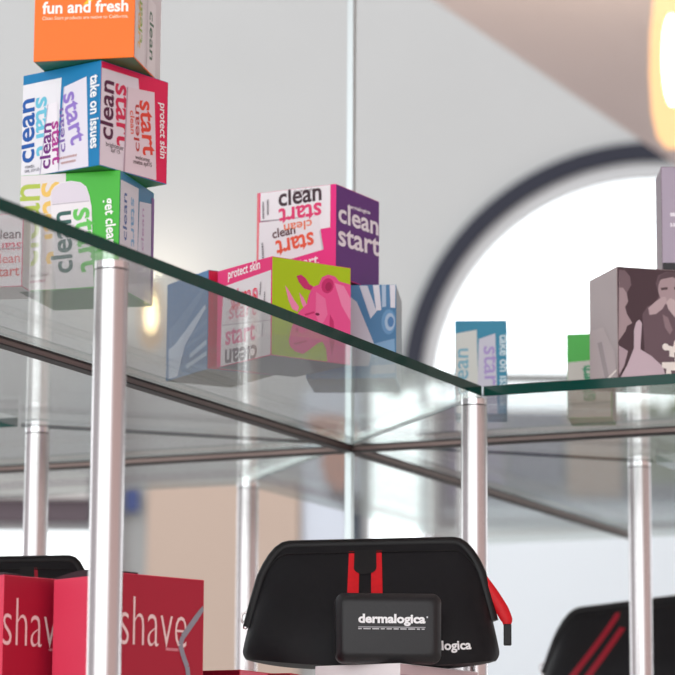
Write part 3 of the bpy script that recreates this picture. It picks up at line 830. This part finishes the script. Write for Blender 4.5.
# lamps
def frosted(name, col, s):
    m, nt, o = new_mat(name)
    e = nt.nodes.new('ShaderNodeEmission'); e.inputs[0].default_value = srgb(col); e.inputs[1].default_value = s
    t = nt.nodes.new('ShaderNodeBsdfTransparent'); mx = nt.nodes.new('ShaderNodeMixShader'); mx.inputs[0].default_value = .28
    nt.links.new(t.outputs[0], mx.inputs[1]); nt.links.new(e.outputs[0], mx.inputs[2]); nt.links.new(mx.outputs[0], o.inputs[0])
    return m
def lamp(name, label, p, r, h, col, s, watts, hang):
    t = thing(name, label, 'lamp', (p.x, p.y, p.z - h / 2))
    bm = bmesh.new(); n = 14; prev = None
    prof = [(.35, 0), (.7, .06), (.92, .2), (1, .42), (.94, .65), (.78, .85), (.5, .97), (.2, 1)]
    rings = []
    for rr, zz in prof: rings.append([bm.verts.new((r * rr * math.cos(2 * math.pi * k / 24), r * rr * math.sin(2 * math.pi * k / 24), h * zz)) for k in range(24)])
    for A_, B_ in zip(rings, rings[1:]):
        for k in range(24): bm.faces.new((A_[k], A_[(k + 1) % 24], B_[(k + 1) % 24], B_[k]))
    bm.faces.new(rings[0][::-1]); bm.faces.new(rings[-1])
    sh = obj('lamp_shade', bm, frosted(name + '_shade', col, s), t, True)
    bm = bmesh.new(); bmesh.ops.create_uvsphere(bm, u_segments=20, v_segments=12, radius=1)
    for v in bm.verts: v.co = Vector((v.co.x * r * .36, v.co.y * r * .36, h * .5 + v.co.z * h * .26))
    obj('glowing_core', bm, emis(name + '_core', (255, 226, 170), s * 9), t, True)
    if hang:
        bm = bmesh.new(); add_cyl(bm, (0, 0), .004, h, zs - (p.z - h / 2), 10); obj('cord', bm, FAB2, t)
        bm = bmesh.new(); add_cyl(bm, (0, 0), r * .45, h * .97, h * 1.08, 20); obj('cap', bm, CHROME, t, True)
    else:
        q = Matrix.Rotation(-YAW, 4, 'Z')
        bm = bmesh.new(); add_box(bm, (-.03, 0, h * .3), (.03, .12, h * .5), .004)
        o = obj('wall_bracket', bm, CHROME, t); o.rotation_euler = (0, 0, -YAW)
    l = bpy.data.lights.new('bulb', 'POINT'); l.energy = watts; l.color = (1, .84, .66); l.shadow_soft_size = r
    lo = bpy.data.objects.new('bulb', l); COL.objects.link(lo); lo.parent = t; lo.location = (0, 0, -.08 if hang else h * 1.15)
    return t
lamp('pendant_lamp', 'glowing warm pendant lamp hanging from the dropped ceiling', at_depth(672, 60, 5.4), .042, .33, (255, 194, 124), 2.6, 5.5, True)
lamp('wall_lamp', 'glowing warm wall lamp far behind the tall stack of cartons', on_wall(151, 315, DW - .20), .045, .24, (255, 200, 130), 1.0, 1.6, False)

# outside, seen low through the arched window
FAC = pbr('brown_facade', (92, 76, 80), .8); 
bld = thing('building', 'brown building with pale window frames across the street', 'building', tuple(EYE + FH * 26)); bld.location.z = 0
def wl26(x, y): return wl(x, y, 26)
def r26(x0, y0, x1, y1): return rect(x0, y0, x1, y1, 26)
into(plane_obj('wall', sheet_mesh('wall', [r26(470, 428, 634, 861)], 3), FAC, 26, back=1.5), bld)
for (x0, y0, x1, y1, c) in ((480, 440, 500, 476, (70, 76, 92)), (512, 440, 534, 476, (70, 76, 92)), (544, 440, 560, 476, (70, 76, 92)), (600, 434, 624, 478, (226, 228, 234))):
    into(plane_obj('window', sheet_mesh('window', [r26(x0, y0, x1, y1)], .1), pbr('facade_%d' % c[0], c, .5), 26, back=-.05), bld)
into(plane_obj('cornice', sheet_mesh('cornice', [r26(468, 422, 636, 430)], .5), pbr('pale_cornice', (190, 182, 186), .8), 26, back=-.2), bld)
into(plane_obj('ledge', sheet_mesh('ledge', [r26(555, 478, 634, 484)], .5), pbr('blue_ledge', (178, 190, 222), .8), 26, back=-.2), bld)
LEAF = pbr('leaf_green', (112, 128, 72), .8, noise=.3, scale=3)
tr = thing('street_tree', 'green street tree beyond the arched window', 'tree', tuple(on_wall(652, 861, 21))); tr.location.z = 0
tz = wl(652, 470, 21)[1]
bm = bmesh.new(); rr = random.Random(3)
for k in range(420):
    a = rr.random() * 6.283; q = rr.random() ** .5 * .34; z = tz + (rr.random() - .5) * .9
    c = Vector((q * math.cos(a), q * math.sin(a), z)); n = Vector((rr.gauss(0, 1), rr.gauss(0, 1), rr.gauss(0, 1))).normalized(); s = n.orthogonal().normalized(); w_ = n.cross(s)
    bm.faces.new([bm.verts.new(c + s * .07), bm.verts.new(c + w_ * .04), bm.verts.new(c - s * .07), bm.verts.new(c - w_ * .04)])
obj('foliage', bm, LEAF, tr)
bm = bmesh.new(); add_cyl(bm, (0, 0), .07, 0, tz - .2, 12, .05); obj('trunk', bm, pbr('bark', (96, 84, 72), .9), tr)
bm = bmesh.new(); add_box(bm, (-40, 9.2, -.2), (30, 60, -.02)); obj('ground', bm, pbr('pavement', (170, 168, 166), .8), kind='structure')

# ------------------------------------------------------------------ light
wd = bpy.data.worlds.new('World'); SC.world = wd; wd.use_nodes = True
nt = wd.node_tree; nt.nodes.clear()
out = nt.nodes.new('ShaderNodeOutputWorld'); bg = nt.nodes.new('ShaderNodeBackground')
tc = nt.nodes.new('ShaderNodeTexCoord')
def softbox(direction, lo, hi):
    d = nt.nodes.new('ShaderNodeVectorMath'); d.operation = 'DOT_PRODUCT'
    d.inputs[1].default_value = Vector(direction).normalized()
    nt.links.new(tc.outputs['Generated'], d.inputs[0])
    m = nt.nodes.new('ShaderNodeMapRange'); m.interpolation_type = 'SMOOTHSTEP'
    m.inputs[1].default_value = lo; m.inputs[2].default_value = hi
    nt.links.new(d.outputs['Value'], m.inputs[0])
    return m.outputs[0]
def mixc(fac, a, b):
    m = nt.nodes.new('ShaderNodeMix'); m.data_type = 'RGBA'
    nt.links.new(fac, m.inputs[0])
    if isinstance(a, tuple): m.inputs[6].default_value = a
    else: nt.links.new(a, m.inputs[6])
    m.inputs[7].default_value = b
    return m.outputs[2]
BASE = (.62, .58, .60, 1)
c = mixc(softbox(-FH * .55 + RH * .85 + Vector((0, 0, .05)), .6, .9), BASE, (.80, .58, .54, 1))    # warm interior to the right
c = mixc(softbox(-FH - RH * .36 + Vector((0, 0, .08)), .66, .88), c, (2.7, 2.72, 2.76, 1))         # broad daylight behind the camera
c = mixc(softbox(FH + Vector((0, 0, .12)), .45, .75), c, (2.5, 2.6, 2.65, 1))                      # white sky beyond the windows
nt.links.new(c, bg.inputs[0]); bg.inputs[1].default_value = 1.0
nt.links.new(bg.outputs[0], out.inputs[0])

# ------------------------------------------------------------------ camera
cam = bpy.data.cameras.new('camera'); co = bpy.data.objects.new('camera', cam); COL.objects.link(co)
cam.sensor_width = 36; cam.lens = F_PX / 675 * 36
co.matrix_world = Matrix(((RT.x, UP.x, -FW.x, EYE.x), (RT.y, UP.y, -FW.y, EYE.y), (RT.z, UP.z, -FW.z, EYE.z), (0, 0, 0, 1)))
cam.clip_start = .05; cam.clip_end = 300
cam.dof.use_dof = True; cam.dof.focus_distance = 2.2; cam.dof.aperture_fstop = 12.5
SC.camera = co
SC.view_settings.view_transform = 'Standard'; SC.view_settings.look = 'None'
SC.view_settings.exposure = 0; SC.view_settings.gamma = 1; SC.view_settings.use_curve_mapping = False
SC.cycles.transparent_max_bounces = 32; SC.cycles.max_bounces = 10; SC.cycles.glossy_bounces = 6
SC.cycles.use_denoising = True
